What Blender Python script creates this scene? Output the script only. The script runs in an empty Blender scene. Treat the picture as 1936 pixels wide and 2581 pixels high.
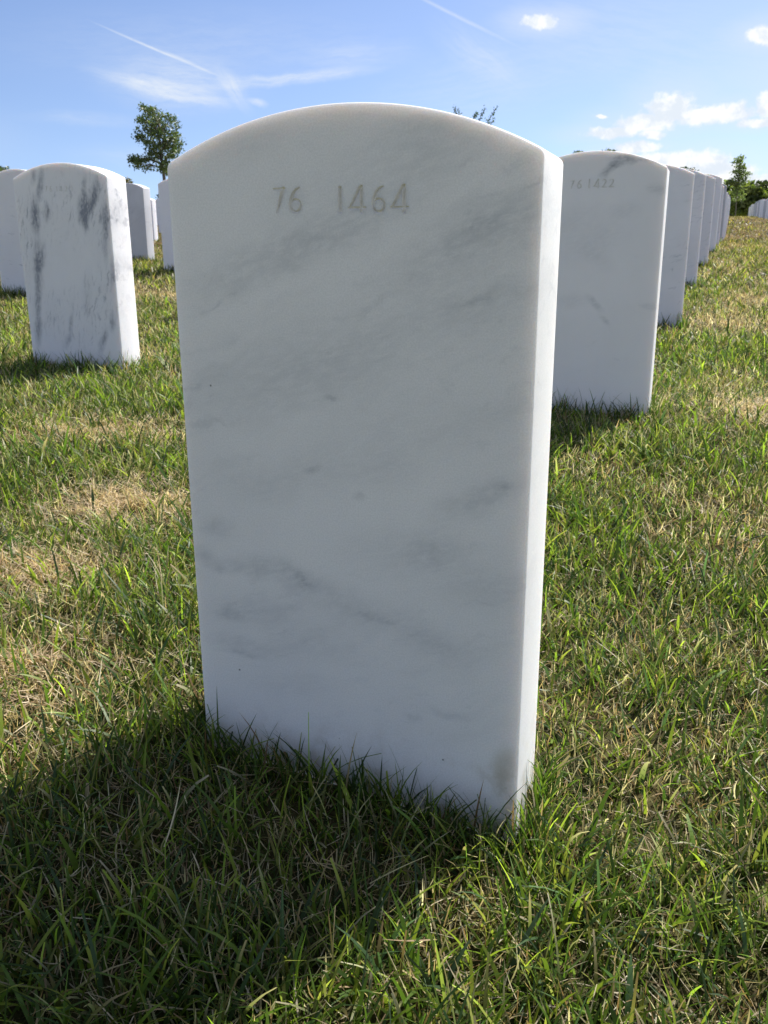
import bpy, math, random
import numpy as np
from mathutils import Vector, Matrix
R = math.radians
sc = bpy.context.scene
col = sc.collection
rng = np.random.default_rng(7)
random.seed(7)

# ------------------------------------------------------------------ camera
CZ = 0.555                      # camera height over the turf in front of the first stone
PITCH, ROLL, FPX = 0.2891, -0.0057, 2237.3
cp, sp = math.cos(PITCH), math.sin(PITCH)
cr, sr = math.cos(ROLL), math.sin(ROLL)
R0, FW, U0 = Vector((1, 0, 0)), Vector((0, cp, -sp)), Vector((0, sp, cp))
RT, UP = cr * R0 + sr * U0, cr * U0 - sr * R0
cam = bpy.data.cameras.new('camera')
cam.sensor_fit = 'VERTICAL'; cam.sensor_height = 24.0; cam.lens = 24.0 * FPX / 2581
cam.clip_start = 0.02; cam.clip_end = 5000
cam.dof.use_dof = True; cam.dof.focus_distance = 0.80
cam.dof.aperture_fstop = cam.lens / 1.0
co = bpy.data.objects.new('camera', cam); col.objects.link(co)
co.matrix_world = Matrix(((RT.x, UP.x, -FW.x, 0), (RT.y, UP.y, -FW.y, 0), (RT.z, UP.z, -FW.z, CZ), (0, 0, 0, 1)))
sc.camera = co

def at(u, v, Y):                # a point seen at photo pixel (u, v), at distance Y
    d = FW * FPX + RT * (u - 968) - UP * (v - 1290.5)
    d = d * (Y / d.y)
    return Vector((d.x, d.y, d.z + CZ))

# ------------------------------------------------------------------ node helper
class NT:
    def __init__(s, nt): s.t = nt; nt.nodes.clear()
    def n(s, kind, **kw):
        nd = s.t.nodes.new(kind)
        for k, v in kw.items():
            if k.startswith('i_'):
                key = k[2:]; key = int(key) if key.isdigit() else key.replace('_', ' ')
                s.set(nd.inputs[key], v)
            else: setattr(nd, k, v)
        return nd
    def set(s, sock, v):
        if isinstance(v, bpy.types.NodeSocket): s.t.links.new(v, sock)
        else: sock.default_value = v
    def m(s, op, a, b=0.0, c=None, clamp=False):
        nd = s.t.nodes.new('ShaderNodeMath'); nd.operation = op; nd.use_clamp = clamp
        s.set(nd.inputs[0], a); s.set(nd.inputs[1], b)
        if c is not None: s.set(nd.inputs[2], c)
        return nd.outputs[0]
    def vm(s, op, a, b=None, sc_=None):
        nd = s.t.nodes.new('ShaderNodeVectorMath'); nd.operation = op
        s.set(nd.inputs[0], a)
        if b is not None: s.set(nd.inputs[1], b)
        if sc_ is not None: s.set(nd.inputs['Scale'], sc_)
        return nd.outputs['Value'] if op in ('LENGTH', 'DOT_PRODUCT') else nd.outputs[0]
    def noise(s, vec, scale, detail=3, rough=.55, out='Fac', dist=0.0):
        nd = s.t.nodes.new('ShaderNodeTexNoise')
        s.set(nd.inputs['Vector'], vec)
        nd.inputs['Scale'].default_value = scale; nd.inputs['Detail'].default_value = detail
        nd.inputs['Roughness'].default_value = rough; nd.inputs['Distortion'].default_value = dist
        return nd.outputs[out]
    def rng(s, v, a, b, c=0.0, d=1.0, smooth=True):
        nd = s.t.nodes.new('ShaderNodeMapRange'); nd.interpolation_type = 'SMOOTHSTEP' if smooth else 'LINEAR'
        for i, q in enumerate((v, a, b, c, d)): s.set(nd.inputs[i], q)
        return nd.outputs[0]
    def mix(s, f, a, b, blend='MIX'):
        nd = s.t.nodes.new('ShaderNodeMix'); nd.data_type = 'RGBA'; nd.blend_type = blend
        s.set(nd.inputs[0], f); s.set(nd.inputs[6], a); s.set(nd.inputs[7], b)
        return nd.outputs[2]
    def local(s, vec, loc, ang, scale, axis='Z'):
        nd = s.t.nodes.new('ShaderNodeMapping'); nd.vector_type = 'TEXTURE'
        s.set(nd.inputs[0], vec); nd.inputs[1].default_value = loc
        nd.inputs[2].default_value = (0, 0, ang) if axis == 'Z' else (0, ang, 0)
        nd.inputs[3].default_value = scale
        return nd.outputs[0]
def RGB(*c): return (*c, 1.0)

# ------------------------------------------------------------------ sky
SUN_AZ, SUN_EL = R(44), R(46)    # azimuth measured from +Y towards +X
w = bpy.data.worlds.new('World'); sc.world = w; w.use_nodes = True
N = NT(w.node_tree)
geo = N.n('ShaderNodeNewGeometry')
vdir = N.vm('SCALE', geo.outputs['Incoming'], sc_=-1.0)
sep = N.n('ShaderNodeSeparateXYZ'); N.set(sep.inputs[0], vdir)
sky = N.n('ShaderNodeTexSky', sky_type='NISHITA', sun_disc=False, sun_elevation=SUN_EL, sun_rotation=SUN_AZ,
          altitude=100, air_density=1.0, dust_density=0.6, ozone_density=1.6)
z2 = N.m('ADD', N.m('MULTIPLY', N.m('MAXIMUM', sep.outputs[2], 0.0), 1.35), 0.075)
cmb = N.n('ShaderNodeCombineXYZ'); N.set(cmb.inputs[0], sep.outputs[0]); N.set(cmb.inputs[1], sep.outputs[1]); N.set(cmb.inputs[2], z2)
N.set(sky.inputs[0], N.vm('NORMALIZE', cmb.outputs[0]))
az = N.m('MULTIPLY', N.m('ARCTAN2', sep.outputs[0], sep.outputs[1]), 57.29578)
el = N.m('MULTIPLY', N.m('ARCSINE', sep.outputs[2]), 57.29578)
c2 = N.n('ShaderNodeCombineXYZ'); N.set(c2.inputs[0], az); N.set(c2.inputs[1], el)
P = c2.outputs[0]
def warped(amp, scale, detail):
    nz = N.vm('SUBTRACT', N.noise(P, scale, detail, .6, 'Color'), (.5, .5, .5))
    return N.vm('ADD', P, N.vm('MULTIPLY', nz, (amp, amp * .6, 0)))
Pw = warped(1.1, .55, 5)
Ps = warped(.8, .7, 6)
# heaped clouds low on the right: centre azimuth, elevation, half width, half height in degrees
heap = [(9.15,12.13,.95,.27),(21.33,10.71,.82,.38),(16.7,7.42,1.21,.66),(15.4,6.75,1.5,.42),(13.58,6.3,1.4,.25),(15.79,6.14,.56,.2),
        (18.3,6.95,1.1,.36),(19.7,7.12,1.4,.42),(21.9,7.4,.55,.5),(21.5,6.5,1.0,.2),(14.94,5.5,1.24,.26),(16.67,4.85,1.4,.36),
        (18.2,4.6,1.8,.5),(19.6,4.05,1.6,.45),(20.9,3.45,1.5,.36),(12.82,7.17,.3,.08),
        (27,8.5,3,.9),(33,5.5,4,1.0),(-34,6,4,.8),(-42,9,3,.7)]
acc = None
for a, e, ra, re_ in heap:
    q = N.m('SUBTRACT', 1.0, N.vm('LENGTH', N.local(Pw, (a, e, 0), 0, (ra * 1.6, re_ * 1.75, 1))))
    acc = q if acc is None else N.m('MAXIMUM', acc, q)
nf = N.noise(P, 1.6, 6, .62)
field = N.m('ADD', acc, N.m('MULTIPLY', N.m('SUBTRACT', nf, .5), 1.1))
heapm = N.m('MULTIPLY', N.rng(field, .08, .52), N.rng(acc, -.15, .1))
soft = N.m('MULTIPLY', N.rng(acc, -1.5, .6), .40)
# contrails and cirrus: two ends, half width, strength, feather noise
def streak(a, b, wd, st, src, freq=.8):
    (ax, ay), (bx, by) = a, b
    L = math.hypot(bx - ax, by - ay) / 2; ang = math.atan2(by - ay, bx - ax)
    loc_ = N.local(src, ((ax + bx) / 2, (ay + by) / 2, 0), ang, (L * 1.15, wd * (1.0 if src is P else 1.7), 1))
    m_ = N.rng(N.vm('LENGTH', loc_), 1.0, 0.0)
    nz = N.noise(N.local(Ps, (0, 0, 0), ang, (1.9, .28, 1)), freq, 7, .7)
    return N.m('MULTIPLY', N.m('MULTIPLY', m_, N.rng(nz, .25, .7, .30, 1.15)), st * 1.35)
cir = None
for s_ in [((-16.4,12.0),(-9.3,9.45),.11,.55,P),((-13,10.9),(-9.4,9.5),.14,.3,P),((.5,14.3),(8.3,10.8),.16,.35,P),((2.6,12.6),(8.9,8.5),.9,.22,Ps),
           ((-17.2,9.6),(-8.0,7.9),.42,.50,Ps),((-10.8,8.9),(0.5,10.0),.28,.50,Ps),((-17.0,9.3),(-6.6,8.9),1.3,.36,Ps),
           ((-21,7.1),(-13,7.1),.35,.16,Ps),((-6,10.3),(3,10.9),.7,.20,Ps),((-9.6,10.2),(-7.6,7.4),.45,.35,Ps),((-7.9,8.3),(-6.6,8.1),.16,.5,Ps),
           ((-24,10.5),(4,11.5),1.6,.12,Ps),((-2,8),(14,10),1.8,.16,Ps),((4,13),(24,9),2.2,.16,Ps),((-19,5.4),(-8,4.8),.5,.14,Ps),((-40,15),(-15,17),2,.3,Ps),((5,18),(30,15),2,.3,Ps)]:
    q = streak(*s_); cir = q if cir is None else N.m('ADD', cir, q)
skycol = N.mix(1.0, sky.outputs[0], RGB(.80, .80, .885), 'MULTIPLY')
c_cirrus = N.mix(N.m('MINIMUM', N.m('ADD', cir, soft), 1.0), skycol, RGB(4.3, 4.7, 5.3))
shade = N.rng(N.noise(Pw, .9, 4, .6), .38, .62)
cl = N.mix(shade, RGB(4.4, 4.8, 5.3), RGB(5.6, 5.7, 5.8))
# bright fill added to the unseen sky overhead and behind, lifts shaded stone faces
fill_veil = N.m('MAXIMUM', N.rng(el, 15.5, 32), N.rng(N.m('ABSOLUTE', az), 30, 55))
fill_veil = N.m('MULTIPLY', fill_veil, N.rng(N.noise(vdir, 2.2, 5, .6), .25, .65, .05, .20))
final = N.mix(fill_veil, N.mix(heapm, c_cirrus, cl), RGB(6.6, 6.0, 5.2))
bg = N.n('ShaderNodeBackground'); N.set(bg.inputs[0], final); bg.inputs[1].default_value = 0.095
wo = N.n('ShaderNodeOutputWorld'); w.node_tree.links.new(bg.outputs[0], wo.inputs[0])
w.cycles.sampling_method = 'MANUAL'; w.cycles.sample_map_resolution = 1024

sl = bpy.data.lights.new('sun', 'SUN'); sl.energy = 4.6; sl.angle = R(0.53); sl.color = (1.0, .955, .88)
so = bpy.data.objects.new('sun', sl); col.objects.link(so)
sd = Vector((math.sin(SUN_AZ) * math.cos(SUN_EL), math.cos(SUN_AZ) * math.cos(SUN_EL), math.sin(SUN_EL)))
so.rotation_euler = (-sd).to_track_quat('-Z', 'Y').to_euler(); so.location = sd * 50

sc.view_settings.view_transform = 'Standard'; sc.view_settings.look = 'None'
sc.view_settings.exposure = 0.95; sc.view_settings.gamma = 1.0
sc.cycles.max_bounces = 8; sc.cycles.transparent_max_bounces = 8
sc.cycles.use_denoising = True

# ------------------------------------------------------------------ helpers
def tag(o, label=None, cat=None, group=None, kind=None):
    if label: o['label'] = label
    if cat: o['category'] = cat
    if group: o['group'] = group
    if kind: o['kind'] = kind
    return o
def mesh_np(name, V, Fq, mat=None, parent=None, smooth=False, colors=None):
    """V (n,3) array, Fq (m,4) or (m,3) array of indices"""
    V = np.asarray(V, np.float32); Fq = np.asarray(Fq, np.int32); k = Fq.shape[1]
    me = bpy.data.meshes.new(name)
    me.vertices.add(len(V)); me.vertices.foreach_set('co', V.ravel())
    me.loops.add(Fq.size); me.loops.foreach_set('vertex_index', Fq.ravel())
    me.polygons.add(len(Fq)); me.polygons.foreach_set('loop_start', np.arange(0, Fq.size, k, dtype=np.int32))
    me.polygons.foreach_set('loop_total', np.full(len(Fq), k, np.int32))
    if smooth: me.polygons.foreach_set('use_smooth', np.ones(len(Fq), bool))
    me.update(calc_edges=True)
    if colors is not None:
        ca = me.color_attributes.new('Col', 'FLOAT_COLOR', 'POINT')
        c4 = np.ones((len(V), 4), np.float32); c4[:, :3] = colors
        ca.data.foreach_set('color', c4.ravel())
    if mat: me.materials.append(mat)
    o = bpy.data.objects.new(name, me); col.objects.link(o)
    if parent: o.parent = parent
    return o
def empty(name, loc):
    o = bpy.data.objects.new(name, None); o.empty_display_size = .2; o.location = loc; col.objects.link(o); return o

# smooth value noise on arrays
def vnoise(x, y, scale, seed):
    g = np.random.default_rng(seed).random((257, 257))
    X = (np.asarray(x) / scale) % 256; Y = (np.asarray(y) / scale) % 256
    xi = X.astype(int); yi = Y.astype(int); fx = X - xi; fy = Y - yi
    fx = fx * fx * (3 - 2 * fx); fy = fy * fy * (3 - 2 * fy)
    return (g[yi, xi] * (1 - fx) * (1 - fy) + g[yi, xi + 1] * fx * (1 - fy) + g[yi + 1, xi] * (1 - fx) * fy + g[yi + 1, xi + 1] * fx * fy)

# ------------------------------------------------------------------ terrain: a lawn that climbs gently to a crest
_ys = [-400,-20,-5,0,.8,1.5,2.23,3.67,5.12,6.54,7.9,10.7,13.6,20,27,33,38,45,52,60,80,200,3000]
_zs = [-2.0,-.9,-.66,-.570,-.543,-.488,-.400,-.318,-.226,-.147,-.102,.0,.10,.42,.72,.93,1.10,1.335,1.54,1.66,1.75,2.0,3.0]
_dy = np.arange(-30, 80, .1)
_dz = np.interp(_dy, _ys, _zs)
_k = np.hanning(13); _k /= _k.sum()
_dz = np.convolve(np.pad(_dz, 6, mode='edge'), _k, 'valid')
def ground(x, y):
    x = np.asarray(x, float); y = np.asarray(y, float)
    z = np.where((y > -29) & (y < 79), np.interp(y, _dy, _dz), np.interp(y, _ys, _zs))
    z = z + .05 * np.exp(-((x - 3.4) / 1.6) ** 2 - ((y - 9.2) / 2.4) ** 2)
    z = z + np.clip(-(x - .10) * .13, -.018, .052) * np.exp(-((y - .75) / .75) ** 2)
    return z + CZ
def gz(x, y): return float(ground(x, y))

xs = np.concatenate([-np.geomspace(1500, 8, 30), np.arange(-7.8, 8, .2), np.geomspace(8, 1500, 30)])
yy = np.concatenate([[-400, -200, -100, -50, -30], np.arange(-20, 0, 1), np.arange(0, 14, .2), np.arange(14, 80, .8), np.geomspace(80, 3000, 24)])
X, Y = np.meshgrid(xs, yy)
Z = ground(X, Y) + .006 * (vnoise(X + 50, Y + 50, .35, 3) - .5) * (np.abs(X) < 8) * (Y < 14) * (Y > -1)
V = np.stack([X.ravel(), Y.ravel(), Z.ravel()], 1)
nx = len(xs); ii = np.arange(len(yy) - 1)[:, None] * nx + np.arange(nx - 1)[None, :]
Fq = np.stack([ii, ii + 1, ii + nx + 1, ii + nx], -1).reshape(-1, 4)
gm = bpy.data.materials.new('turf_soil'); gm.use_nodes = True; N = NT(gm.node_tree)
tc = N.n('ShaderNodeNewGeometry').outputs['Position']
big = N.rng(N.noise(tc, .55, 4, .6), .38, .66)
mid = N.rng(N.noise(tc, 9, 4, .65), .3, .7)
fine = N.noise(tc, 140, 3, .7)
green = N.mix(mid, RGB(.014, .026, .007), RGB(.038, .050, .014))
dry = N.mix(mid, RGB(.060, .046, .022), RGB(.15, .11, .055))
c = N.mix(N.m('MULTIPLY', N.m('ADD', big, mid), .42), green, dry)
c = N.mix(N.rng(fine, .3, .7), N.mix(1.0, c, RGB(.55, .5, .45), 'MULTIPLY'), c)
# outside the close mown area the sheet itself carries the colour of the sward
spx = N.n('ShaderNodeSeparateXYZ'); N.set(spx.inputs[0], tc)
away = N.m('MAXIMUM', N.rng(spx.outputs[1], .12, -.1), N.rng(spx.outputs[1], 30, 56))
away = N.m('MAXIMUM', away, N.rng(N.m('SUBTRACT', N.m('ABSOLUTE', spx.outputs[0]), N.m('MULTIPLY', spx.outputs[1], .5)), .8, 1.3))
c = N.mix(away, c, N.mix(N.m('MULTIPLY', N.m('ADD', big, mid), .5), RGB(.13, .15, .045), RGB(.26, .215, .11)))
bs = N.n('ShaderNodeBsdfPrincipled'); N.set(bs.inputs['Base Color'], c); bs.inputs['Roughness'].default_value = 1.0
bs.inputs['Specular IOR Level'].default_value = .1
bp = N.n('ShaderNodeBump', i_Strength=.8, i_Distance=.01); N.set(bp.inputs['Height'], N.noise(tc, 60, 4, .7)); N.set(bs.inputs['Normal'], bp.outputs[0])
N.t.links.new(bs.outputs[0], N.n('ShaderNodeOutputMaterial').inputs[0])
tag(mesh_np('ground', V, Fq, gm, smooth=True), 'dry lawn soil and thatch rising gently to a crest behind the headstones', 'ground', kind='structure')

# ------------------------------------------------------------------ marble
def marble(name, streaks, veins, tint=(.83, .815, .785), dark=(.25, .28, .32), cloud=.10, perobj=True, specks=False, warp=.03, gdir=18, gain=1.0):
    m = bpy.data.materials.new(name); m.use_nodes = True; N = NT(m.node_tree)
    oc = N.n('ShaderNodeTexCoord').outputs['Object']
    if perobj:
        oi = N.n('ShaderNodeObjectInfo').outputs['Random']
        rv = N.vm('SCALE', (13.7, 7.1, 29.3), sc_=N.m('MULTIPLY', oi, 7.0))
        pc = N.vm('ADD', oc, rv)
    else: pc = oc
    wz = N.vm('SUBTRACT', N.noise(pc, 14, 5, .65, 'Color'), (.5, .5, .5))
    wp = N.vm('ADD', oc, N.vm('SCALE', wz, sc_=warp))
    gr = N.noise(N.local(pc, (0, 0, 0), R(-gdir), (1, 1, .35), 'Y'), 55, 6, .72)
    total = None
    for (cx_, cz_, ang, a, b, st) in streaks:
        l = N.vm('LENGTH', N.local(wp, (cx_, .0, cz_), R(-ang), (a * 1.25, 5, b * 1.55), 'Y'))
        q = N.m('MULTIPLY', N.rng(l, 1.0, .0), st)
        total = q if total is None else N.m('ADD', total, q)
    if total is not None: total = N.m('MULTIPLY', total, N.rng(gr, .34, .62, .40, 1.15))
    for (ang, sx, sz, sc_, lo, hi, st) in veins:     # endless veining, different on every stone
        lv = N.local(N.vm('ADD', pc, N.vm('SCALE', wz, sc_=warp * 1.5)), (0, 0, 0), R(-ang), (sx, 1, sz), 'Y')
        q = N.m('MULTIPLY', N.rng(N.noise(lv, sc_, 5, .6), lo, hi), st)
        q = N.m('MULTIPLY', q, N.rng(N.noise(pc, 4.5, 2, .5), .38, .62))
        total = q if total is None else N.m('ADD', total, q)
    cl_ = N.rng(N.noise(pc, 5, 4, .6), .3, .7, 0, cloud)
    total = N.m('MINIMUM', N.m('MULTIPLY', N.m('ADD', total, cl_), gain), .95)
    base = N.mix(total, RGB(*tint), RGB(*dark))
    gn = N.noise(oc, 620, 3, .75)
    base = N.mix(N.rng(gn, .35, .65, 0, .24), base, RGB(.46, .48, .49))
    if specks:
        vo = N.n('ShaderNodeTexVoronoi', feature='F1'); N.set(vo.inputs['Vector'], oc); vo.inputs['Scale'].default_value = 75
        sepc = N.n('ShaderNodeSeparateColor'); N.set(sepc.inputs[0], vo.outputs['Color'])
        pit = N.m('MULTIPLY', N.rng(vo.outputs['Distance'], .10, .04), N.m('GREATER_THAN', sepc.outputs[0], .955))
        base = N.mix(N.m('MULTIPLY', pit, .8), base, RGB(.06, .055, .05))
        # soil splashed on the foot of the stone
        sx = N.n('ShaderNodeSeparateXYZ'); N.set(sx.inputs[0], oc)
        foot = N.m('MULTIPLY', N.rng(sx.outputs[2], .13, .02), N.rng(N.noise(oc, 22, 5, .7), .45, .7))
        base = N.mix(N.m('MULTIPLY', foot, .65), base, RGB(.30, .25, .17))
        l = N.vm('LENGTH', N.local(wp, (.150, 0, .085), 0, (.018, 5, .035), 'Y'))
        base = N.mix(N.rng(l, 1, 0, 0, .45), base, RGB(.42, .36, .25))
    bs = N.n('ShaderNodeBsdfPrincipled'); N.set(bs.inputs['Base Color'], base)
    bs.subsurface_method = 'RANDOM_WALK'
    bs.inputs['Roughness'].default_value = .55; bs.inputs['Specular IOR Level'].default_value = .35
    bs.inputs['Subsurface Weight'].default_value = .7
    bs.inputs['Subsurface Radius'].default_value = (1.0, .82, .68); bs.inputs['Subsurface Scale'].default_value = .017
    bp = N.n('ShaderNodeBump', i_Strength=.35, i_Distance=.0008); N.set(bp.inputs['Height'], gn); N.set(bs.inputs['Normal'], bp.outputs[0])
    N.t.links.new(bs.outputs[0], N.n('ShaderNodeOutputMaterial').inputs[0])
    return m
# streak: centre x, centre z on the face, angle in degrees, half length, half width, strength
M_front = marble('marble_soft_diagonal_veins', [
    (-.085,.540,20,.10,.020,.26),(.0,.567,21,.08,.020,.30),(.11,.560,24,.11,.022,.30),(.125,.570,20,.06,.012,.15),
    (.115,.512,12,.07,.030,.16),(.075,.625,28,.06,.030,.20),(-.09,.640,10,.05,.018,.15),(-.015,.430,8,.007,.003,.34),(.0,.47,15,.16,.05,.16),(-.06,.44,18,.12,.03,.14),(.06,.40,16,.13,.03,.13),(-.02,.60,26,.12,.03,.12),
    (-.031,.360,6,.012,.0035,.40),(-.07,.350,8,.08,.022,.18),(.013,.340,0,.007,.004,.30),(.035,.365,5,.05,.015,.14),(.118,.345,22,.055,.014,.30),(.142,.3545,20,.012,.006,.30),
    (.082,.300,10,.035,.018,.28),(.04,.290,0,.06,.022,.16),(-.055,.2535,-14,.045,.013,.30),(-.048,.2515,-30,.012,.006,.34),(-.105,.260,-4,.05,.010,.28),(-.14,.257,-3,.02,.006,.25),
    (.0,.232,-12,.080,.018,.24),(.03,.224,-12,.028,.005,.28),(.085,.204,-12,.04,.016,.28),(-.10,.215,5,.06,.018,.25),(-.126,.208,0,.02,.008,.3),(-.04,.185,8,.06,.02,.16),
    (-.118,.176,-6,.045,.012,.26),(-.117,.164,-2,.03,.004,.3),(-.154,.27,0,.018,.008,.28),(-.135,.297,-8,.025,.010,.28),(.098,.1375,-3,.025,.006,.25),(.12,.27,8,.05,.03,.18),(-.05,.14,6,.05,.012,.14)],
    [(18, 1, .30, 26, .54, .74, .24), (24, 1, .16, 7, .48, .72, .17)], dark=(.30, .33, .37), tint=(.84, .84, .845), cloud=.12, perobj=False, specks=True, warp=.035, gain=.82)
M_streaky = marble('marble_dark_upright_streaks', [
    (-.068,.56,78,.06,.011,.75),(-.097,.475,86,.06,.016,.95),(-.055,.485,80,.035,.010,.55),(-.106,.33,86,.09,.017,.95),(-.085,.36,80,.05,.012,.4),(-.122,.22,84,.08,.012,.7),(-.133,.13,80,.06,.014,.7),
    (.084,.55,80,.04,.009,.5),(.077,.49,82,.055,.020,.95),(.078,.455,88,.04,.010,.7),(.118,.53,72,.055,.012,.8),(.10,.50,68,.05,.014,.5),(.15,.46,82,.06,.014,.75),(.140,.38,84,.06,.010,.4),
    (-.01,.15,76,.055,.008,.45),(-.03,.10,70,.03,.01,.4),(.142,.16,80,.035,.012,.55),(.10,.10,66,.05,.012,.5),(.156,.31,80,.05,.008,.5),(.06,.25,80,.08,.02,.12),(-.09,.585,80,.03,.01,.5)],
    [(80, 1, .20, 18, .52, .70, .55), (76, 1, .22, 40, .55, .72, .35)], dark=(.20, .215, .27), tint=(.87, .86, .88), cloud=.10, perobj=False, warp=.03, gdir=82)
M_second = marble('marble_grey_smudges', [
    (.066,.606,8,.035,.008,.6),(.05,.592,6,.022,.007,.75),(.03,.578,40,.03,.010,.6),(.126,.596,-6,.03,.006,.4),(.085,.598,0,.03,.007,.45),(.145,.537,0,.03,.012,.26),(.074,.487,6,.05,.02,.14),
    (.02,.275,-40,.03,.008,.35),(.046,.236,-50,.02,.006,.3),(.15,.272,-6,.03,.008,.25),(-.04,.28,6,.05,.02,.14),(.0,.42,20,.12,.04,.12),(.02,.38,-30,.05,.02,.12),(-.05,.47,20,.09,.03,.10)],
    [(14, 1, .3, 22, .60, .76, .15)], dark=(.28, .30, .33), tint=(.84, .83, .84), cloud=.08, perobj=False, warp=.03)
M_plain = marble('marble_white_mixed_veins', [], [(12, 1, .22, 16, .55, .72, .42), (62, 1, .3, 20, .60, .74, .38)], dark=(.24, .27, .33), tint=(.84, .83, .86), cloud=.12)
M_pale = marble('marble_white_faint_veins', [], [(-8, 1, .16, 17, .60, .70, .55)], dark=(.32, .34, .40), tint=(.86, .85, .88), cloud=.08)
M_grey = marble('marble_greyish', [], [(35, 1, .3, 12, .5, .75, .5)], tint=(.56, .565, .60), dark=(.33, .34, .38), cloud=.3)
M_cut = bpy.data.materials.new('weathered_cut_lettering'); M_cut.use_nodes = True; N = NT(M_cut.node_tree)
bs = N.n('ShaderNodeBsdfPrincipled'); oc = N.n('ShaderNodeTexCoord').outputs['Object']
N.set(bs.inputs['Base Color'], N.mix(N.rng(N.noise(oc, 160, 4, .6), .3, .7), RGB(.60, .59, .565), RGB(.74, .73, .705)))
bs.inputs['Roughness'].default_value = .8
N.t.links.new(bs.outputs[0], N.n('ShaderNodeOutputMaterial').inputs[0])

W2, TH, ARCH = .165, .1016, .041
def outline(H, inset, below=-.25):
    """profile of a headstone in (x, z): arched top, slightly rounded shoulders; inset = arris offset"""
    hw = W2 - inset; Rr = (W2 ** 2 + ARCH ** 2) / (2 * ARCH); cz = H + ARCH - Rr; rr = Rr - inset
    rc = max(.0075 - inset, .002)      # corner rounding
    # corner centre: distance rc inside side and arc
    ccx = hw - rc; ccz = cz + math.sqrt((rr - rc) ** 2 - ccx ** 2)
    aT = math.atan2(ccx, ccz - cz)
    right = [(hw, below)] + [(hw, z) for z in np.linspace(below + .25, ccz, 6)]
    for t in np.linspace(0, math.pi / 2 - aT, 7)[1:]: right.append((ccx + rc * math.cos(t), ccz + rc * math.sin(t)))
    arc = [(rr * math.sin(a), cz + rr * math.cos(a)) for a in np.linspace(aT, -aT, 41)[1:-1]]
    left = [(-x, z) for x, z in reversed(right)]
    return right + arc + left
def digit_strokes(ch):
    E = lambda cx_, cz_, rx, rz, a0, a1, h0, h1, n=18: [(cx_ + rx * math.cos(R(a0 + (a1 - a0) * i / n)), cz_ + rz * math.sin(R(a0 + (a1 - a0) * i / n)), h0 + (h1 - h0) * i / n) for i in range(n + 1)]
    if ch == '7': return [[(0, .95, .045), (.5, .96, .055)], [(.44, .95, .10), (.30, .55, .085), (.12, .0, .045)]]
    if ch == '6': return [E(.31, .29, .23, .25, 0, 360, .062, .062, 30), [(.085, .34, .08), (.12, .55, .08), (.22, .78, .075), (.34, .92, .06), (.50, 1.0, .035)]]
    if ch == '1': return [[(0, .98, .085), (.0, .02, .08)]]
    if ch == '4': return [[(.50, .98, .075), (.06, .20, .065)], [(.0, .17, .06), (.70, .17, .055)], [(.54, 1.0, .07), (.54, .0, .08)]]
    if ch == '2': return [E(.26, .72, .22, .24, 160, -20, .04, .085, 14) + [(.36, .42, .075), (.02, .04, .045)], [(.0, .05, .06), (.56, .05, .06)]]
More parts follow.
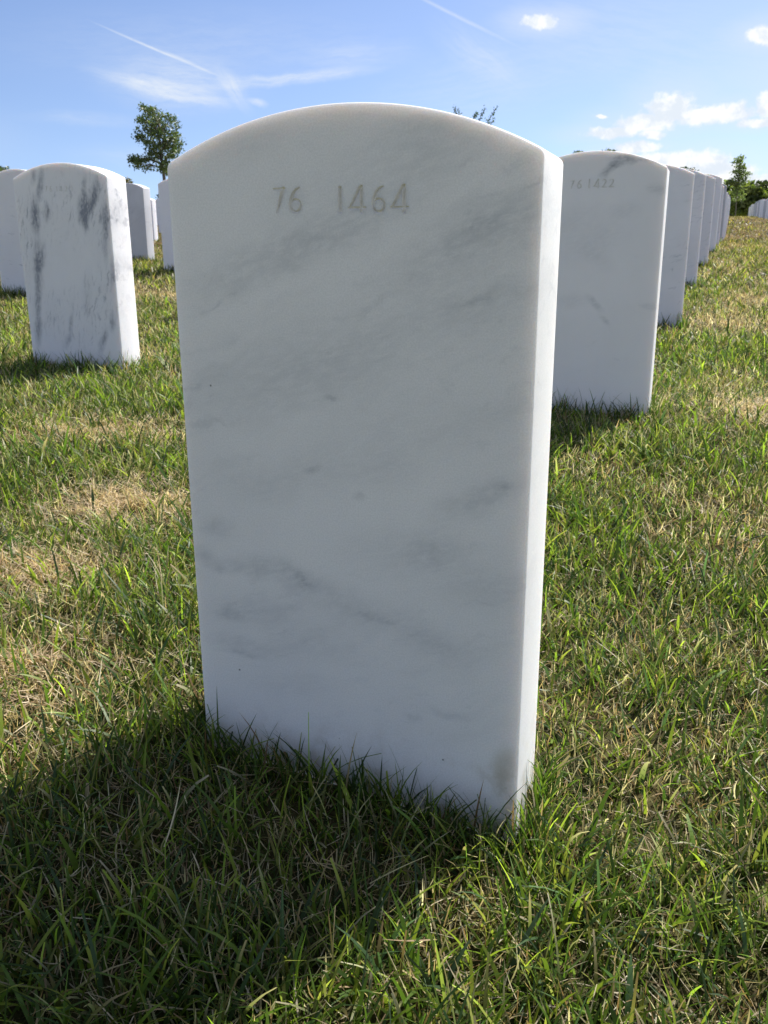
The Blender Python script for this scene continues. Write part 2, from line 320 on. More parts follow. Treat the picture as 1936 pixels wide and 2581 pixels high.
def headstone_mesh(H, digits=None, mats=(), res=.0004, depth=.0022):
    """closed stone; with digits the cut strokes are returned as a second mesh"""
    import bmesh
    bm = bmesh.new(); r = .0028; n = 4
    rings = []
    for k in range(n + 1):
        t = k / n * math.pi / 2; rings.append((r * (1 - math.cos(t)) * 0 + r * (1 - math.sin(t)), r * (1 - math.cos(t))))
    prof = rings + [(i, TH - y) for i, y in reversed(rings)]
    vr = []
    for inset, y in prof:
        vr.append([bm.verts.new((x, y, z)) for x, z in outline(H, inset)])
    for a, b in zip(vr, vr[1:]):
        m_ = len(a)
        for i in range(m_):
            j = (i + 1) % m_
            f = bm.faces.new((a[i], a[j], b[j], b[i])); f.smooth = True
    fb = bm.faces.new(list(reversed(vr[-1])) if False else vr[-1]); fb.smooth = False
    cutV = cutF = None
    if not digits:
        bm.faces.new(vr[0])
    else:
        strokes = []
        for ch, x0, z0, h, thick in digits:
            for s_ in digit_strokes(ch):
                strokes.append([(x0 + x * h, z0 + z * h, wd * h * thick * .88) for x, z, wd in s_])
        allp = np.array([p for s_ in strokes for p in s_])
        x0, x1 = allp[:, 0].min() - .004, allp[:, 0].max() + .004; z0, z1 = allp[:, 1].min() - .004, allp[:, 1].max() + .004
        nx_, nz_ = int((x1 - x0) / res), int((z1 - z0) / res)
        gx, gz_ = np.meshgrid(np.linspace(x0, x1, nx_ + 1), np.linspace(z0, z1, nz_ + 1))
        dep = np.full(gx.shape, -1.0)
        for s_ in strokes:
            for (ax, az_, aw), (bx, bz, bw) in zip(s_, s_[1:]):
                L2 = (bx - ax) ** 2 + (bz - az_) ** 2 + 1e-12
                t = np.clip(((gx - ax) * (bx - ax) + (gz_ - az_) * (bz - az_)) / L2, 0, 1)
                d = (aw + (bw - aw) * t) - np.hypot(gx - ax - t * (bx - ax), gz_ - az_ - t * (bz - az_))
                dep = np.maximum(dep, d)
        dd = np.clip(dep * 2.2, 0, depth)
        gv = [[bm.verts.new((gx[i, j], dd[i, j], gz_[i, j])) for j in range(nx_ + 1)] for i in range(nz_ + 1)]
        cutV, cutF = [], []
        bord = []
        for i in range(nz_):
            for j in range(nx_):
                q = dd[i:i + 2, j:j + 2]
                if q.max() > 0: cutF.append((i * (nx_ + 1) + j, i * (nx_ + 1) + j + 1, (i + 1) * (nx_ + 1) + j + 1, (i + 1) * (nx_ + 1) + j))
                else: bm.faces.new((gv[i][j], gv[i][j + 1], gv[i + 1][j + 1], gv[i + 1][j]))
        cutV = np.stack([gx.ravel(), dd.ravel(), gz_.ravel()], 1); cutF = np.array(cutF)
        used = np.unique(cutF); mp = -np.ones(len(cutV), int); mp[used] = np.arange(len(used)); cutV = cutV[used]; cutF = mp[cutF]
        loose = [v for v in bm.verts if not v.link_faces]
        ring_b = [gv[0][j] for j in range(nx_ + 1)] + [gv[i][nx_] for i in range(1, nz_ + 1)] + [gv[nz_][j] for j in range(nx_ - 1, -1, -1)] + [gv[i][0] for i in range(nz_ - 1, 0, -1)]
        ed = []
        for a, b in zip(ring_b, ring_b[1:] + ring_b[:1]):
            ed.append(bm.edges.get((a, b)) or bm.edges.new((a, b)))
        m_ = len(vr[0])
        for i in range(m_): ed.append(bm.edges.get((vr[0][i], vr[0][(i + 1) % m_])))
        bmesh.ops.triangle_fill(bm, edges=ed, use_beauty=True)
        for v in loose:
            if not v.link_faces: bm.verts.remove(v)
    bmesh.ops.recalc_face_normals(bm, faces=bm.faces)
    me = bpy.data.meshes.new('headstone'); bm.to_mesh(me); bm.free()
    for m in mats: me.materials.append(m)
    return me, cutV, cutF
def put_stone(me, x, y, yaw, z=None, roll=0.0, pitch=0.0):
    o = bpy.data.objects.new('headstone', me); col.objects.link(o)
    o.location = (x, y, gz(x, y) if z is None else z); o.rotation_euler = (pitch, roll, -yaw)
    return o
FOOT = []        # footprints, for the grass
def engraved(mat, x, y, yaw, H, digits, label, z=None, group=None, res=.0004, depth=.0022):
    me, cv, cf = headstone_mesh(H, digits, (mat,), res, depth)
    o = put_stone(me, x, y, yaw, z)
    tag(o, label, 'headstone', group)
    c_ = mesh_np('inscription', cv, cf, M_cut, o, smooth=True)
    c_['label'] = 'engraved numbers ' + ' '.join([''.join(d[0] for d in digits[:2]), ''.join(d[0] for d in digits[2:])])
    FOOT.append((x, y, yaw)); return o
G1 = 'white marble headstones standing in rows on the lawn'
zf = -.555 + CZ
Hf = CZ + .071 - zf
s1 = engraved(M_front, -.033, .775, .3365, Hf,
     [('7', -.0618, .5845, .0195, 1), ('6', -.0486, .5835, .0200, 1), ('1', -.0019, .5838, .0192, 1), ('4', .0060, .5832, .0200, 1), ('6', .0254, .5822, .0205, 1), ('4', .0428, .5830, .0200, 1)],
     'large white marble headstone engraved 76 1464 in the foreground, soft grey diagonal veins', zf, G1, res=.00035)
def zt(top, H=.582): return CZ + top - H
s2 = engraved(M_second, .498, 2.225, .342, .582,
     [('7', -.0535, .5415, .0175, .8), ('6', -.0380, .5405, .0185, .8), ('1', -.0095, .5415, .0185, .8), ('4', .0015, .5415, .0185, .8), ('2', .0200, .5415, .0185, .8), ('2', .0365, .5418, .0185, .8)],
     'white headstone engraved 76 1422 right behind the foreground stone, grey smudge near its top', zt(.174), G1, res=.0006)
s3 = engraved(M_streaky, -.968, 2.832, .3015, .582,
     [('7', -.0510, .5430, .0150, .55), ('6', -.0360, .5425, .0150, .55), ('1', -.0095, .5425, .0145, .55), ('4', -.0010, .5425, .0145, .55), ('2', .0190, .5420, .0145, .55), ('1', .0430, .5420, .0140, .55)],
     'white headstone on the left with dark grey upright streaks, faintly engraved 76 1421', zt(.208), G1, res=.0006, depth=.0014)
bases = [headstone_mesh(.582, None, (m,))[0] for m in (M_plain, M_pale, M_grey)]
# other stones stand on the same burial grid: row step, column step
D = np.array([.5426, 1.42]); WL = np.array([-1.466, .607]); O = np.array([.498, 2.225])
ORD = ['zeroth','first','second','third','fourth','fifth','sixth','seventh','eighth','ninth','tenth','eleventh','twelfth','thirteenth','fourteenth','fifteenth']
def bend(y): return -.010 * max(0, y - 13.6)
rs = random.Random(11)
stones = []
for b in range(-1, 19):
    for n in range(-2, 40):
        if b == -1 and n < 14: continue
        if (b, n) in ((0, 0), (1, 0)) or (b == 0 and n < 0) : continue
        Pq = O + n * D + b * WL
        if b == -1: Pq = O + n * D + (-.885) * np.array([-1.466, .607]) * -1 * -1 * 1.0
        x, y = float(Pq[0]), float(Pq[1])
        if b == -1: Pq = O + n * D + np.array([1.31, -.51]); x, y = float(Pq[0]), float(Pq[1])
        x += bend(y)
        if y < 1.5 or y > (62 if b == -1 else 37): continue
        if b != -1 and y > 33 and b > 8: continue
        u = 968 + FPX * x / (y * cp - .1 * sp)
        lim = 180 if y > 6 else 420
        if u < -lim or u > 1936 + lim: continue
        stones.append((b, n, x, y))
LAB = {(0,1): 'plain white headstone, first in line behind the one engraved 76 1422',
       (0,2): 'white headstone with a faint dark vein, second in line behind the one engraved 76 1422',
       (0,3): 'white headstone third in line behind the one engraved 76 1422, beside open lawn',
       (2,1): 'white headstone with thin level veins, cut by the left edge of the photo',
       (2,2): 'white headstone whose shaded left edge peeks out beside the foreground stone',
       (3,3): 'grey shaded headstone with a bright side face, right behind the streaky left stone',
       (5,6): 'first narrow white headstone right of the grey shaded one, its sunlit side showing',
       (6,8): 'second narrow white headstone right of the grey shaded one, nearer the foreground stone',
       (8,11): 'tiny headstone with dark arched face above the narrow ones left of the foreground stone',
       (4,5): 'thin sliver of headstone touching the left edge of the foreground stone, low down',
       }
for k_ in range(4, 13): LAB[(0, k_)] = 'white headstone %s in line behind the one engraved 76 1422, mostly covered' % ORD[k_]
LAB[(0,6)] = 'white headstone sixth in line behind the one engraved 76 1422, lower than the fifth'
LAB[(-1,20)] = 'nearest headstone of the far line at the right edge of the photo'
for k_ in range(21, 29): LAB[(-1, k_)] = 'headstone %s from the near end of the far line at the right edge' % ORD[k_ - 19]
LAB[(-1,39)] = 'farthest and smallest headstone of the far line at the right edge of the photo'
zo = {(0,1): .265, (0,2): .364, (0,3): .444, (3,3): .484, (0,4): .54, (0,5): .56, (0,6): .655}
for (b, n, x, y) in stones:
    me = bases[{(0,1): 0, (0,2): 0, (0,3): 0, (2,1): 1, (2,2): 1, (3,3): 2}.get((b, n), rs.choice([0, 1, 2, 0]))]
    z = zt(zo[(b, n)]) if (b, n) in zo else gz(x, y) + rs.uniform(-.022, .022)
    yaw = .321 + rs.uniform(-.02, .02)
    if (b, n) == (0, 1): x, y = 1.036, 3.663
    if (b, n) == (0, 2): x, y = 1.578, 5.114
    if (b, n) == (0, 3): x, y = 2.131, 6.533
    if (b, n) == (3, 3): x, y = -2.117, 7.776
    if b == -1: x += rs.uniform(-.05, .05); z += rs.uniform(-.02, .05); me = rs.choice(bases)
    if (b, n) == (5, 6): x += .055
    if (b, n) == (4, 5): x += .11
    o = put_stone(me, x, y, yaw, z, rs.uniform(-.008, .008) * (y > 7), rs.uniform(-.01, .01) * (y > 7))
    if y < 14: FOOT.append((x, y, yaw))
    if (b, n) in LAB: lab, grp = LAB[(b, n)], G1
    elif b == -1: lab, grp = 'small far headstone in the receding line at the right edge of the photo', 'far headstones in the line at the right edge'
    elif b == 0: lab, grp = 'far headstone past the seventh in line behind the one engraved 76 1422', 'far headstones at the end of the line behind 76 1422'
    elif x < -.42 * y + .001 or (968 + FPX * x / (y * .958)) < 421: lab, grp = 'distant white headstone showing in the gap between the streaky stone and the foreground stone', 'distant headstones in the gap left of the foreground stone'
    else: lab, grp = 'white headstone standing out of sight behind the large foreground stone', 'headstones hidden behind the foreground stone'
    tag(o, lab, 'headstone', grp)
    o['_bn'] = f'{b},{n}'

# ------------------------------------------------------------------ grass
leafm = bpy.data.materials.new('grass_blade'); leafm.use_nodes = True; N = NT(leafm.node_tree)
att = N.n('ShaderNodeAttribute', attribute_name='Col').outputs['Color']
pb = N.n('ShaderNodeBsdfPrincipled'); N.set(pb.inputs['Base Color'], att); pb.inputs['Roughness'].default_value = .48; pb.inputs['Specular IOR Level'].default_value = .42
tb = N.n('ShaderNodeBsdfTranslucent'); N.set(tb.inputs[0], N.mix(1.0, att, RGB(1.30, 1.38, .92), 'MULTIPLY'))
ms = N.n('ShaderNodeMixShader', i_0=.5); N.t.links.new(pb.outputs[0], ms.inputs[1]); N.t.links.new(tb.outputs[0], ms.inputs[2])
N.t.links.new(ms.outputs[0], N.n('ShaderNodeOutputMaterial').inputs[0])

DRY = [(110, 1480, .16, .10), (0, 1720, .10, .16), (330, 1330, .17, .14), (270, 1180, .25, .12), (1900, 1130, .2, .15), (350, 1010, .3, .2), (1740, 930, .5, .4)]
DG = []
for u, v, rx, ry in DRY:
    d = FW * FPX + RT * (u - 968) - UP * (v - 1290.5); t = -.50 / d.z
    DG.append((d.x * t, d.y * t, rx, ry))
def dryness(x, y):
    n_ = .55 * vnoise(x + 30, y + 30, .42, 21) + .3 * vnoise(x + 30, y + 30, .13, 22) + .3 * vnoise(x + 60, y + 60, 1.9, 23)
    d = np.clip((n_ - .50) * 2.0, 0, 1)
    d = d * (1 - .85 * np.exp(-((x + .12) / .28) ** 2 - ((y - .56) / .22) ** 2))
    for gx, gy, rx, ry in DG: d = np.maximum(d, .95 * np.exp(-((x - gx) / rx) ** 2 - ((y - gy) / ry) ** 2))
    return d
def inside(x, y, pad=.004):
    m = np.zeros(len(x), bool)
    for sx, sy, a in FOOT:
        dx, dy_ = x - sx, y - sy
        lx = dx * math.cos(a) - dy_ * math.sin(a); ly = dx * math.sin(a) + dy_ * math.cos(a)
        m |= (np.abs(lx) < W2 + pad) & (ly > -pad) & (ly < TH + pad)
    return m
GREENS = np.array([(.032,.062,.010),(.066,.115,.015),(.122,.185,.020),(.200,.262,.030),(.048,.088,.034),(.160,.178,.032)])
STRAWS = np.array([(.58,.46,.28),(.70,.60,.42),(.46,.33,.19),(.32,.20,.10),(.52,.46,.28),(.74,.66,.50)])
bladeV, bladeF, bladeC = [], [], []; voff = 0
def blades(x, y, L, w0, th, a0, a1, tw, c0, c1, seg, z0=0.0, cut=None):
    """curved tapering strips; th lean azimuth, a0 tilt at root, a1 added bend, tw = twist of the flat side"""
    global voff
    n = len(x)
    if n == 0: return
    ts = np.linspace(0, 1, seg + 1)
    pos = np.zeros((n, seg + 1, 3)); pos[:, 0, 0] = x; pos[:, 0, 1] = y; pos[:, 0, 2] = ground(x, y) - .002 + z0
    for k in range(seg):
        a = a0 + a1 * (ts[k] + ts[k + 1]) / 2
        st = (L / seg)[:, None] * np.stack([np.sin(a) * np.cos(th), np.sin(a) * np.sin(th), np.cos(a)], 1)
        pos[:, k + 1] = pos[:, k] + st
    lo = ground(pos[:, :, 0], pos[:, :, 1]) + .001
    pos[:, 1:, 2] = np.maximum(pos[:, 1:, 2], lo[:, 1:])
    sa = th + math.pi / 2 + tw
    side = np.stack([np.cos(sa), np.sin(sa), .25 * np.sin(tw * 3)], 1)[:, None, :]
    prof = np.interp(ts, [0, .35, .75, 1], [.75, 1.0, .62, .06])[None, :, None]
    hw = (w0 / 2)[:, None, None] * prof
    if cut is not None: hw[:, -1] = np.where(cut[:, None], hw[:, -2] * .7, hw[:, -1])
    A = pos - side * hw; B = pos + side * hw
    Vv = np.stack([A, B], 2).reshape(n, -1, 3)
    idx = (np.arange(n) * 2 * (seg + 1))[:, None] + (np.arange(seg) * 2)[None, :] + voff
    Fv = np.stack([idx, idx + 1, idx + 3, idx + 2], -1).reshape(-1, 4)
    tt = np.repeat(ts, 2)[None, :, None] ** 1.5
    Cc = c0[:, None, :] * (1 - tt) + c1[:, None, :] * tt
    bladeV.append(Vv.reshape(-1, 3)); bladeF.append(Fv); bladeC.append(Cc.reshape(-1, 3)); voff += n * 2 * (seg + 1)
def scatter(y0, y1, dens, slope=.455, pad=.45):
    area = (y1 - y0) * (slope * (y0 + y1) + 2 * pad)
    n = int(area * dens)
    u = rng.random(n * 2); yq = y0 + (y1 - y0) * rng.random(n * 2)
    wmax = slope * y1 + pad; xq = (rng.random(n * 2) * 2 - 1) * wmax
    k = np.abs(xq) < slope * yq + pad
    xq, yq = xq[k][:n], yq[k][:n]
    k = ~inside(xq, yq)
    return xq[k], yq[k]
#       y0   y1    density ws   seg  length scale
RINGS = [(.12, 1.25, 46000, 1.0, 4, 1.0, .85), (1.25, 2.6, 30000, 1.15, 4, 1.0, 1.0), (2.6, 5, 12000, 1.6, 3, 1.0, 1.2), (5, 10, 4200, 2.6, 2, 1.05, 1.6),
         (10, 20, 900, 4.6, 2, 1.1, 1.2), (20, 56, 190, 9.5, 1, 1.3, 2.0)]
for (y0, y1, dens, ws, seg, ls, pad) in RINGS:
    x, y = scatter(y0, y1, dens, pad=pad)
    n = len(x); dr = dryness(x, y)
    far = np.clip((y - 2.5) / 10, 0, 1)
    tuft = vnoise(x + 11, y + 11, .07, 31)
    ps = np.clip(.31 + .64 * dr - .35 * (tuft - .5) + .42 * far, 0, .97)
    straw = rng.random(n) < ps
    g = ~straw
    # live blades
    xi, yi = x[g], y[g]; m = len(xi)
    L = (.022 + .042 * rng.random(m) ** 1.6) * (.75 + .6 * tuft[g]) * ls * (1 - .35 * dr[g])
    w0 = (.0013 + .0027 * rng.random(m) ** 1.8) * ws
    br = rng.random(m) < .035; w0[br] *= 1.7; L[br] *= 1.35
    ci = rng.choice(len(GREENS), m, p=[.2, .25, .2, .1, .12, .13])
    c0 = GREENS[ci] * (.62 + 1.7 * rng.random((m, 1)) ** 2); c0 = c0 * (1 + .6 * far[g][:, None] * np.array([.35, -.35, -.2]))
    tipdry = rng.random((m, 1)) < .22
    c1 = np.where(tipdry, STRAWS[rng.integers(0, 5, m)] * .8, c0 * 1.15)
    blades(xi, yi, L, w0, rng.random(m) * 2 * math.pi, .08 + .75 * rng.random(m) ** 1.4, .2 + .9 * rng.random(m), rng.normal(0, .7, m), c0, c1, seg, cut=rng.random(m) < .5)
    # dead stems, lying and leaning
    xi, yi = x[straw], y[straw]; m = len(xi)
    L = (.010 + .026 * rng.random(m)) * ls
    w0 = (.0008 + .0009 * rng.random(m)) * ws
    a0 = np.where(rng.random(m) < .62, .95 + .6 * rng.random(m), .2 + .7 * rng.random(m))
    c0 = STRAWS[rng.integers(0, 6, m)] * (.5 + .9 * rng.random((m, 1)) ** 1.3); c0 = c0 * (1 + .35 * dr[straw][:, None] * np.array([1.0, .8, .6])) * (1 - .50 * far[straw][:, None] * np.array([.75, .95, 1.0]))
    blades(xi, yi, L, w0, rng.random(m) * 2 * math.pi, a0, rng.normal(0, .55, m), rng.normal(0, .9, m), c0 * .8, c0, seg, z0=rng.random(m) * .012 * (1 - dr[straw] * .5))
# bleached bare patches
for gx, gy, rx, ry in DG[:5]:
    n = int(42000 * rx * ry * 3.1); x = gx + rng.normal(size=n) * rx * .6; y = gy + rng.normal(size=n) * ry * .6; k = ~inside(x, y) & (vnoise(x + 20, y + 20, .05, 51) + .5 * vnoise(x + 20, y + 20, .018, 52) > .62 - .1 * rng.random(n)); x, y = x[k], y[k]; m = len(x)
    c0 = np.array([(.80,.62,.42),(.88,.74,.54),(.66,.48,.31)])[rng.integers(0, 3, m)] * (.6 + .6 * rng.random((m, 1)))
    blades(x, y, .010 + .024 * rng.random(m), .0010 + .0008 * rng.random(m), rng.random(m) * 6.283, 1.0 + .55 * rng.random(m), rng.normal(0, .4, m), rng.normal(0, .6, m), c0 * .85, c0, 3, z0=.004 + .016 * rng.random(m))
# long loose straws lying over the turf near the camera, and broad blades
x, y = scatter(.2, 2.6, 420, pad=.3); m = len(x)
c0 = STRAWS[rng.integers(0, 6, m)] * (.7 + .5 * rng.random((m, 1)))
blades(x, y,   .028 + .034 * rng.random(m), .0008 + .0007 * rng.random(m), rng.random(m) * 6.283, .9 + .5 * rng.random(m), rng.normal(.1, .5, m), rng.normal(0, .5, m), c0, c0, 6, z0=.012 + .012 * rng.random(m))
x, y = scatter(.2, 3.2, 1500, pad=.3); m = len(x); k = vnoise(x + 5, y + 5, .16, 41) > .45; x, y = x[k], y[k]; m = len(x)
c0 = GREENS[rng.choice([1, 2, 3, 4], m)] * (.8 + .4 * rng.random((m, 1)))
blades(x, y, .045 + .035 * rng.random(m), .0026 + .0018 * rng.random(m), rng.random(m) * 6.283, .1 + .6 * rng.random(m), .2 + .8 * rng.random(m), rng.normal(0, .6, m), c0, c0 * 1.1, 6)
# untrimmed blades hugging the foot of each stone
for (sx, sy, a) in FOOT:
    if sy > 9: continue
    n = 760 if sy < 1 else 380
    t = rng.random(n); q = rng.random(n)
    lx = np.where(q < .62, (t * 2 - 1) * (W2 + .01), np.where(q < .81, -(W2 + .004 + .02 * rng.random(n)), W2 + .004 + .02 * rng.random(n)))
    ly = np.where(q < .62, -.004 - .035 * rng.random(n) ** 1.3, t * (TH + .02) - .01)
    x = sx + lx * math.cos(a) + ly * math.sin(a); y = sy - lx * math.sin(a) + ly * math.cos(a)
    c0 = GREENS[rng.choice([0, 1, 2, 4], n)] * (.7 + .5 * rng.random((n, 1)))
    dry_ = rng.random((n, 1)) < .15; c0 = np.where(dry_, STRAWS[rng.integers(0, 5, n)] * .6, c0)
    Lb = (.030 + .056 * rng.random(n) ** 2.0); ws = 1 + .25 * max(0, sy - 1)
    thb = rng.normal(-math.pi / 2 - a, 1.2, n) ; blades(x, y, Lb, (.0011 + .0016 * rng.random(n)) * ws, thb, .05 + .35 * rng.random(n), .1 + .8 * rng.random(n), rng.normal(0, .8, n), c0, c0 * 1.1, 5)
gr = mesh_np('grass', np.concatenate(bladeV), np.concatenate(bladeF), leafm, smooth=True, colors=np.concatenate(bladeC))
tag(gr, 'mown lawn grass, green blades mixed with dry straw coloured stems', 'grass', kind='stuff')

# ------------------------------------------------------------------ trees
def leaf_mat(name, col_, trans=.35):
    m = bpy.data.materials.new(name); m.use_nodes = True; N = NT(m.node_tree)
    att = N.n('ShaderNodeAttribute', attribute_name='Col').outputs['Color']
    c_ = N.mix(1.0, att, RGB(*col_), 'MULTIPLY')
    d = N.n('ShaderNodeBsdfPrincipled'); N.set(d.inputs['Base Color'], c_); d.inputs['Roughness'].default_value = .5
    t = N.n('ShaderNodeBsdfTranslucent'); N.set(t.inputs[0], N.mix(1.0, c_, RGB(1.3, 1.5, .7), 'MULTIPLY'))
    ms = N.n('ShaderNodeMixShader', i_0=trans); N.t.links.new(d.outputs[0], ms.inputs[1]); N.t.links.new(t.outputs[0], ms.inputs[2])
    N.t.links.new(ms.outputs[0], N.n('ShaderNodeOutputMaterial').inputs[0]); return m
barkm = bpy.data.materials.new('bark'); barkm.use_nodes = True; N = NT(barkm.node_tree)
tcp = N.n('ShaderNodeNewGeometry').outputs['Position']
bs = N.n('ShaderNodeBsdfPrincipled'); N.set(bs.inputs['Base Color'], N.mix(N.rng(N.noise(tcp, 18, 4, .6), .3, .7), RGB(.10, .085, .065), RGB(.22, .20, .16)))
bs.inputs['Roughness'].default_value = .9; N.t.links.new(bs.outputs[0], N.n('ShaderNodeOutputMaterial').inputs[0])
def tube(pts, rad, k=7):
    pts = [Vector(p) for p in pts]; Vs, Fs = [], []
    for i, p in enumerate(pts):
        t = (pts[min(i + 1, len(pts) - 1)] - pts[max(i - 1, 0)]).normalized()
        a = t.cross(Vector((0, 1, .01))).normalized() if abs(t.y) < .95 else t.cross(Vector((1, 0, 0))).normalized(); b_ = t.cross(a)
        for j in range(k):
            an = 2 * math.pi * j / k; Vs.append(p + (a * math.cos(an) + b_ * math.sin(an)) * rad[i])
    for i in range(len(pts) - 1):
        for j in range(k): Fs.append((i * k + j, i * k + (j + 1) % k, (i + 1) * k + (j + 1) % k, (i + 1) * k + j))
    return [tuple(v) for v in Vs], Fs
def tree(label, Y, ub, lobes, leaf, clump, nclump, mat, cols, trunk_r, top=None, seed=1, name='tree', depth=1.0, fork=.35, shoots=(), group=None, perclump=26, flat=.55, trunk_top=None, zbase=None):
    """lobes in photo pixels at distance Y: (u, v, ru, rv); the crown gets real depth around the trunk"""
    rg = np.random.default_rng(seed)
    mpp = Y * cp / FPX; mpv = mpp / 1.06
    bx = at(ub, 545, Y); bz = gz(bx.x, Y) if zbase is None else zbase
    root = empty(name, (bx.x, Y, bz)); base = Vector((bx.x, Y, bz))
    tag(root, label, 'tree', group)
    L = [(at(u, v, Y), ru * mpp, rv * mpv) for u, v, ru, rv in lobes]
    zs_ = [p.z for p, _, _ in L]; crown_lo = min(p.z - rv for p, _, rv in L)
    cxm = sum(p.x * ru for p, ru, _ in L) / sum(ru for _, ru, _ in L)
    topz = max(zs_)
    tt = Vector((trunk_top[0], Y, trunk_top[1])) if trunk_top else Vector((cxm * .6 + bx.x * .4, Y, crown_lo + (topz - crown_lo) * .8))
    crx = max(abs(p.x - cxm) + ru for p, ru, _ in L)
    P3, RR = [], []
    for p, ru, rv in L:
        room = max(0.0, 1 - ((p.x - cxm) / crx) ** 2) ** .5 * crx * .8 * depth
        for dy in ([0] if room < ru * .6 else [-room * .8, -room * .3, room * .3, room * .8]):
            P3.append(Vector((p.x, Y + dy, p.z))); RR.append((ru, max(ru, rv), rv))
    vol = np.array([a * b * c_ for a, b, c_ in RR]) ** .75; cnt = np.maximum(3, (nclump * vol / vol.sum())).astype(int)
    LV, LC, tips = [], [], []
    for p, rr, k in zip(P3, RR, cnt):
        q = rg.normal(size=(k, 3)); q /= np.linalg.norm(q, axis=1)[:, None]; q *= (rg.random((k, 1)) ** .42)
        cc = np.array(p)[None] + q * np.array(rr)[None]
        tips += [Vector(c) for c in cc[:2]]
        for c in cc:
            m = rg.integers(perclump // 2, perclump + perclump // 2)
            o_ = rg.normal(size=(m, 3)) * clump * np.array([.5, .5, .5 * flat]); cen = c[None] + o_
            nrm = rg.normal(size=(m, 3)) + np.array([0, 0, .6]); nrm /= np.linalg.norm(nrm, axis=1)[:, None]
            t1 = np.cross(nrm, rg.normal(size=(m, 3))); t1 /= np.linalg.norm(t1, axis=1)[:, None]; t2 = np.cross(nrm, t1)
            s_ = leaf * (.6 + .8 * rg.random((m, 1)))
            quad = np.stack([cen - t1 * s_, cen - t2 * s_ * .55 + nrm * s_ * .15, cen + t1 * s_, cen + t2 * s_ * .55 + nrm * s_ * .15], 1)
            LV.append(quad.reshape(-1, 3))
            cl_ = np.array(cols[rg.integers(0, len(cols))]) * (.7 + .6 * rg.random())
            LC.append(np.repeat(cl_[None] * (.8 + .4 * rg.random((m, 1))), 4, 0))
    for pts in shoots:
        pp = [at(u, v, Y) for u, v in pts]
        for a, b in zip(pp, pp[1:]):
            for i in range(7):
                c = np.array(a.lerp(b, i / 6))[None]; m = 6
                cen = c + rg.normal(size=(m, 3)) * leaf * 1.3; nrm = rg.normal(size=(m, 3)); nrm /= np.linalg.norm(nrm, axis=1)[:, None]
                t1 = np.cross(nrm, rg.normal(size=(m, 3))); t1 /= np.linalg.norm(t1, axis=1)[:, None]; t2 = np.cross(nrm, t1)
                s_ = leaf * (.6 + .6 * rg.random((m, 1)))
                LV.append(np.stack([cen - t1 * s_, cen - t2 * s_ * .5, cen + t1 * s_, cen + t2 * s_ * .5], 1).reshape(-1, 3))
                LC.append(np.repeat(np.array(cols[0])[None] * (.8 + .4 * rg.random((m, 1))), 4, 0))
    LV = np.concatenate(LV); LC = np.concatenate(LC); off = np.array(base)
    mesh_np('crown', LV - off, np.arange(len(LV)).reshape(-1, 4), mat, root, colors=LC)
    TV, TF = [], []
    def addt(pts, rad):
        v_, f_ = tube([Vector(p) - base for p in pts], rad); o_ = len(TV); TV.extend(v_); TF.extend([tuple(i + o_ for i in f) for f in f_])
    fk = Vector((base.x * (1 - .9) + tt.x * .9 * 1 if False else base.x + (tt.x - base.x) * fork, Y, max(bz + .3, crown_lo + (topz - crown_lo) * .05)))
    addt([base - Vector((0, 0, .15)), base.lerp(fk, .5) + Vector((trunk_r * .4, 0, 0)), fk, fk.lerp(tt, .5) + Vector((-trunk_r, 0, 0)), tt], [trunk_r * 1.25, trunk_r, trunk_r * .85, trunk_r * .5, trunk_r * .12])
    for p, rr in zip(P3, RR):
        st = fk.lerp(tt, min(.9, max(0, (p.z - fk.z - rr[2]) / max(.01, tt.z - fk.z) * .75)))
        mid_ = st.lerp(p, .5) + Vector((0, 0, (p - st).length * .10))
        addt([st, mid_, p], [trunk_r * .38, trunk_r * .26, trunk_r * .1])
    for tp in tips[::2]:
        st = min(P3, key=lambda q: (q - tp).length); addt([st, tp], [trunk_r * .12, trunk_r * .05])
    for pts in shoots:
        pp = [at(u, v, Y) for u, v in pts]; addt([fk.lerp(tt, .6)] + pp, [trunk_r * .3] + [trunk_r * .12] * len(pp))
    mesh_np('trunk', TV, TF, barkm, root, smooth=True)
    return root
LM_dark = leaf_mat('dark_green_leaves', (1, 1, 1), .25); LM_lite = leaf_mat('light_green_leaves', (1, 1, 1), .45)
OL = [(.080, .115, .048), (.10, .14, .056), (.13, .165, .052), (.085, .12, .065)]
LT = [(.10, .15, .035), (.13, .18, .04), (.08, .12, .035), (.16, .19, .05)]
DK = [(.030, .050, .020), (.042, .066, .022), (.055, .080, .028)]
tp = at(402, 300, 45)
tree('young broad crowned tree on a bare slender trunk, left of the foreground stone', 45, 421,
     [(391,280,9,9),(371,280,6,7),(386,303,22,17),(425,301,14,12),(361,304,6,6),(388,330,26,15),(430,330,20,18),(362,352,17,14),(400,360,30,18),(442,350,14,14),
      (357,402,22,11),(363,418,20,9),(396,390,26,16),(438,385,17,22),(420,415,14,14),(337,403,6,5),(415,428,7,6)],
     .062, .26, 300, LM_dark, OL, .085, seed=3, name='young_tree', trunk_top=(tp.x, tp.z), fork=.8, perclump=20)
tree('slender sapling with wispy pointed top in front of the dark trees on the right', 58, 1853,
     [(1866,399,2,4),(1861,407,3,3),(1866,418,5,4),(1871,425,4,3),(1856,431,5,4),(1867,436,5,4),(1859,446,6,4),(1874,446,6,5),(1882,438,2,2),(1872,456,9,6),(1838,455,6,4),(1847,460,8,5),(1860,464,12,6),(1834,462,4,4),(1858,478,15,9),(1862,497,14,10)],
     .07, .19, 120, LM_lite, [(.11,.15,.065),(.14,.18,.08),(.17,.20,.09)], .035, seed=5, name='sapling', fork=.9, perclump=9)
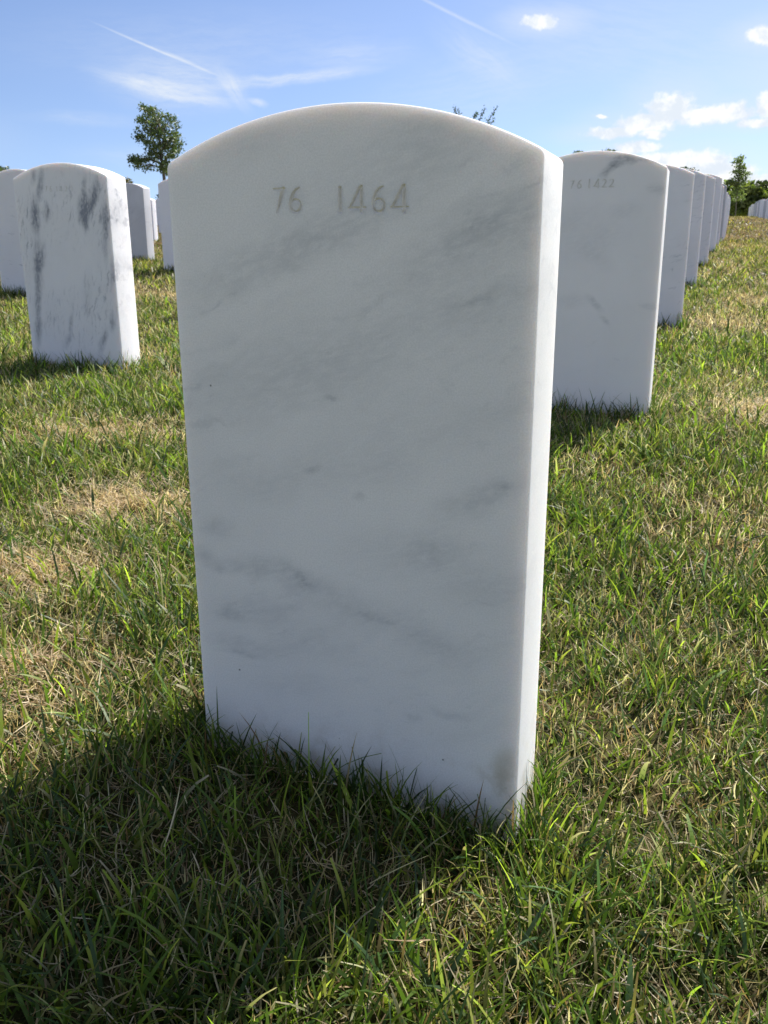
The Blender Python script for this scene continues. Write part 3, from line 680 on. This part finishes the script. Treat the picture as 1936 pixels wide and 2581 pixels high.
tree('dark rounded tree at the left end of the far grove on the right', 170, 1832, [(1833,500,16,30),(1824,520,9,22),(1850,488,18,22),(1845,515,24,30),(1815,532,6,14),(1840,538,26,10)],
     .35, .9, 420, LM_dark, DK, .35, seed=6, name='grove_tree', group='trees of the far grove')
tree('yellowish green maple in the middle of the far grove, brighter than its neighbours', 150, 1885, [(1884,478,20,14),(1870,500,24,20),(1900,500,26,22),(1885,520,36,16),(1905,532,30,10),(1864,527,20,10)],
     .32, .8, 520, LM_lite, [(.14,.18,.045),(.18,.21,.05),(.09,.12,.035),(.20,.22,.07)], .32, seed=7, name='grove_tree', group='trees of the far grove')
tree('dark green tree at the right edge of the far grove', 180, 1930, [(1915,470,14,10),(1934,474,20,14),(1930,500,34,24),(1925,525,34,18),(1955,490,24,30)],
     .35, .9, 480, LM_dark, [(.035,.055,.018),(.05,.07,.02),(.03,.045,.015)], .35, seed=8, name='grove_tree', group='trees of the far grove')
tree('far grove tree beyond the right edge of the photo', 178, 2010, [(1990,480,34,24),(2020,505,40,30),(2050,490,30,24)],
     .35, .9, 300, LM_dark, DK, .35, seed=9, name='grove_tree', group='trees of the far grove')
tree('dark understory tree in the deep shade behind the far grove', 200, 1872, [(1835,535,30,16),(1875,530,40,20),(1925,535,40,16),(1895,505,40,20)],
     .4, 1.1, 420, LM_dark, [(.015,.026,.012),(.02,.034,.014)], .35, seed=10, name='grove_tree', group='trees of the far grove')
tree('tree behind the foreground stone, only its upright leafy shoots above the arch', 32, 1200,
     [(1190,400,50,40),(1160,360,35,25),(1225,360,30,25),(1200,330,20,10)], .035, .12, 260, LM_lite, [(.05,.085,.035),(.06,.10,.04)], .09, seed=12, name='young_tree',
     shoots=[[(1165,330),(1150,285),(1147,270)],[(1158,300),(1156,282)],[(1190,310),(1200,290),(1203,284)],[(1205,320),(1212,292),(1224,274)],[(1222,320),(1234,300),(1250,273)],[(1236,315),(1244,302)]], perclump=14)
tree('small tree behind the 76 1422 stone, only its twig tips over the arch', 55, 1500,
     [(1500,430,40,24),(1462,408,12,12),(1532,406,14,14),(1458,389,1.5,5),(1534,387,2,5)], .09, .25, 150, LM_dark, OL, .08, seed=13, name='young_tree', perclump=14)
tree('small tree showing its greyish tip above the first two stones of the right line', 70, 1728,
     [(1722,428,5,4),(1737,431,4,3),(1728,440,16,12),(1728,470,24,20)], .10, .25, 160, LM_dark, [(.06,.085,.05),(.05,.075,.04)], .09, seed=14, name='young_tree', perclump=14)
tree('little tree tip showing over the far stones of the right line', 90, 1797, [(1795,482,4,7),(1796,500,9,12),(1798,520,12,12)], .14, .4, 90, LM_dark, [(.06,.085,.04)], .1, seed=15, name='young_tree', perclump=12)
tree('tree at the left edge of the photo, only its crown edge visible', 60, -20,
     [(-14,440,20,22),(2,432,7,10),(-30,470,30,24),(8,444,4,8)], .10, .3, 200, LM_dark, OL, .1, seed=16, name='young_tree', perclump=16)
tree('brownish tree tip showing just right of the streaky headstone', 80, 318,
     [(318,458,7,8),(322,466,8,10),(315,485,18,20)], .12, .3, 130, LM_dark, [(.10,.085,.035),(.12,.10,.04),(.07,.07,.03)], .1, seed=17, name='young_tree', perclump=16)
tree('small dark conifer like tree low beside the left edge of the foreground stone', 70, 424,
     [(408,498,4,4),(412,488,4,6),(420,500,12,16),(418,520,14,16)], .09, .3, 130, LM_dark, [(.035,.06,.035)], .09, seed=18, name='young_tree', perclump=14)
for o in bpy.data.objects:
    if '_bn' in o: del o['_bn']
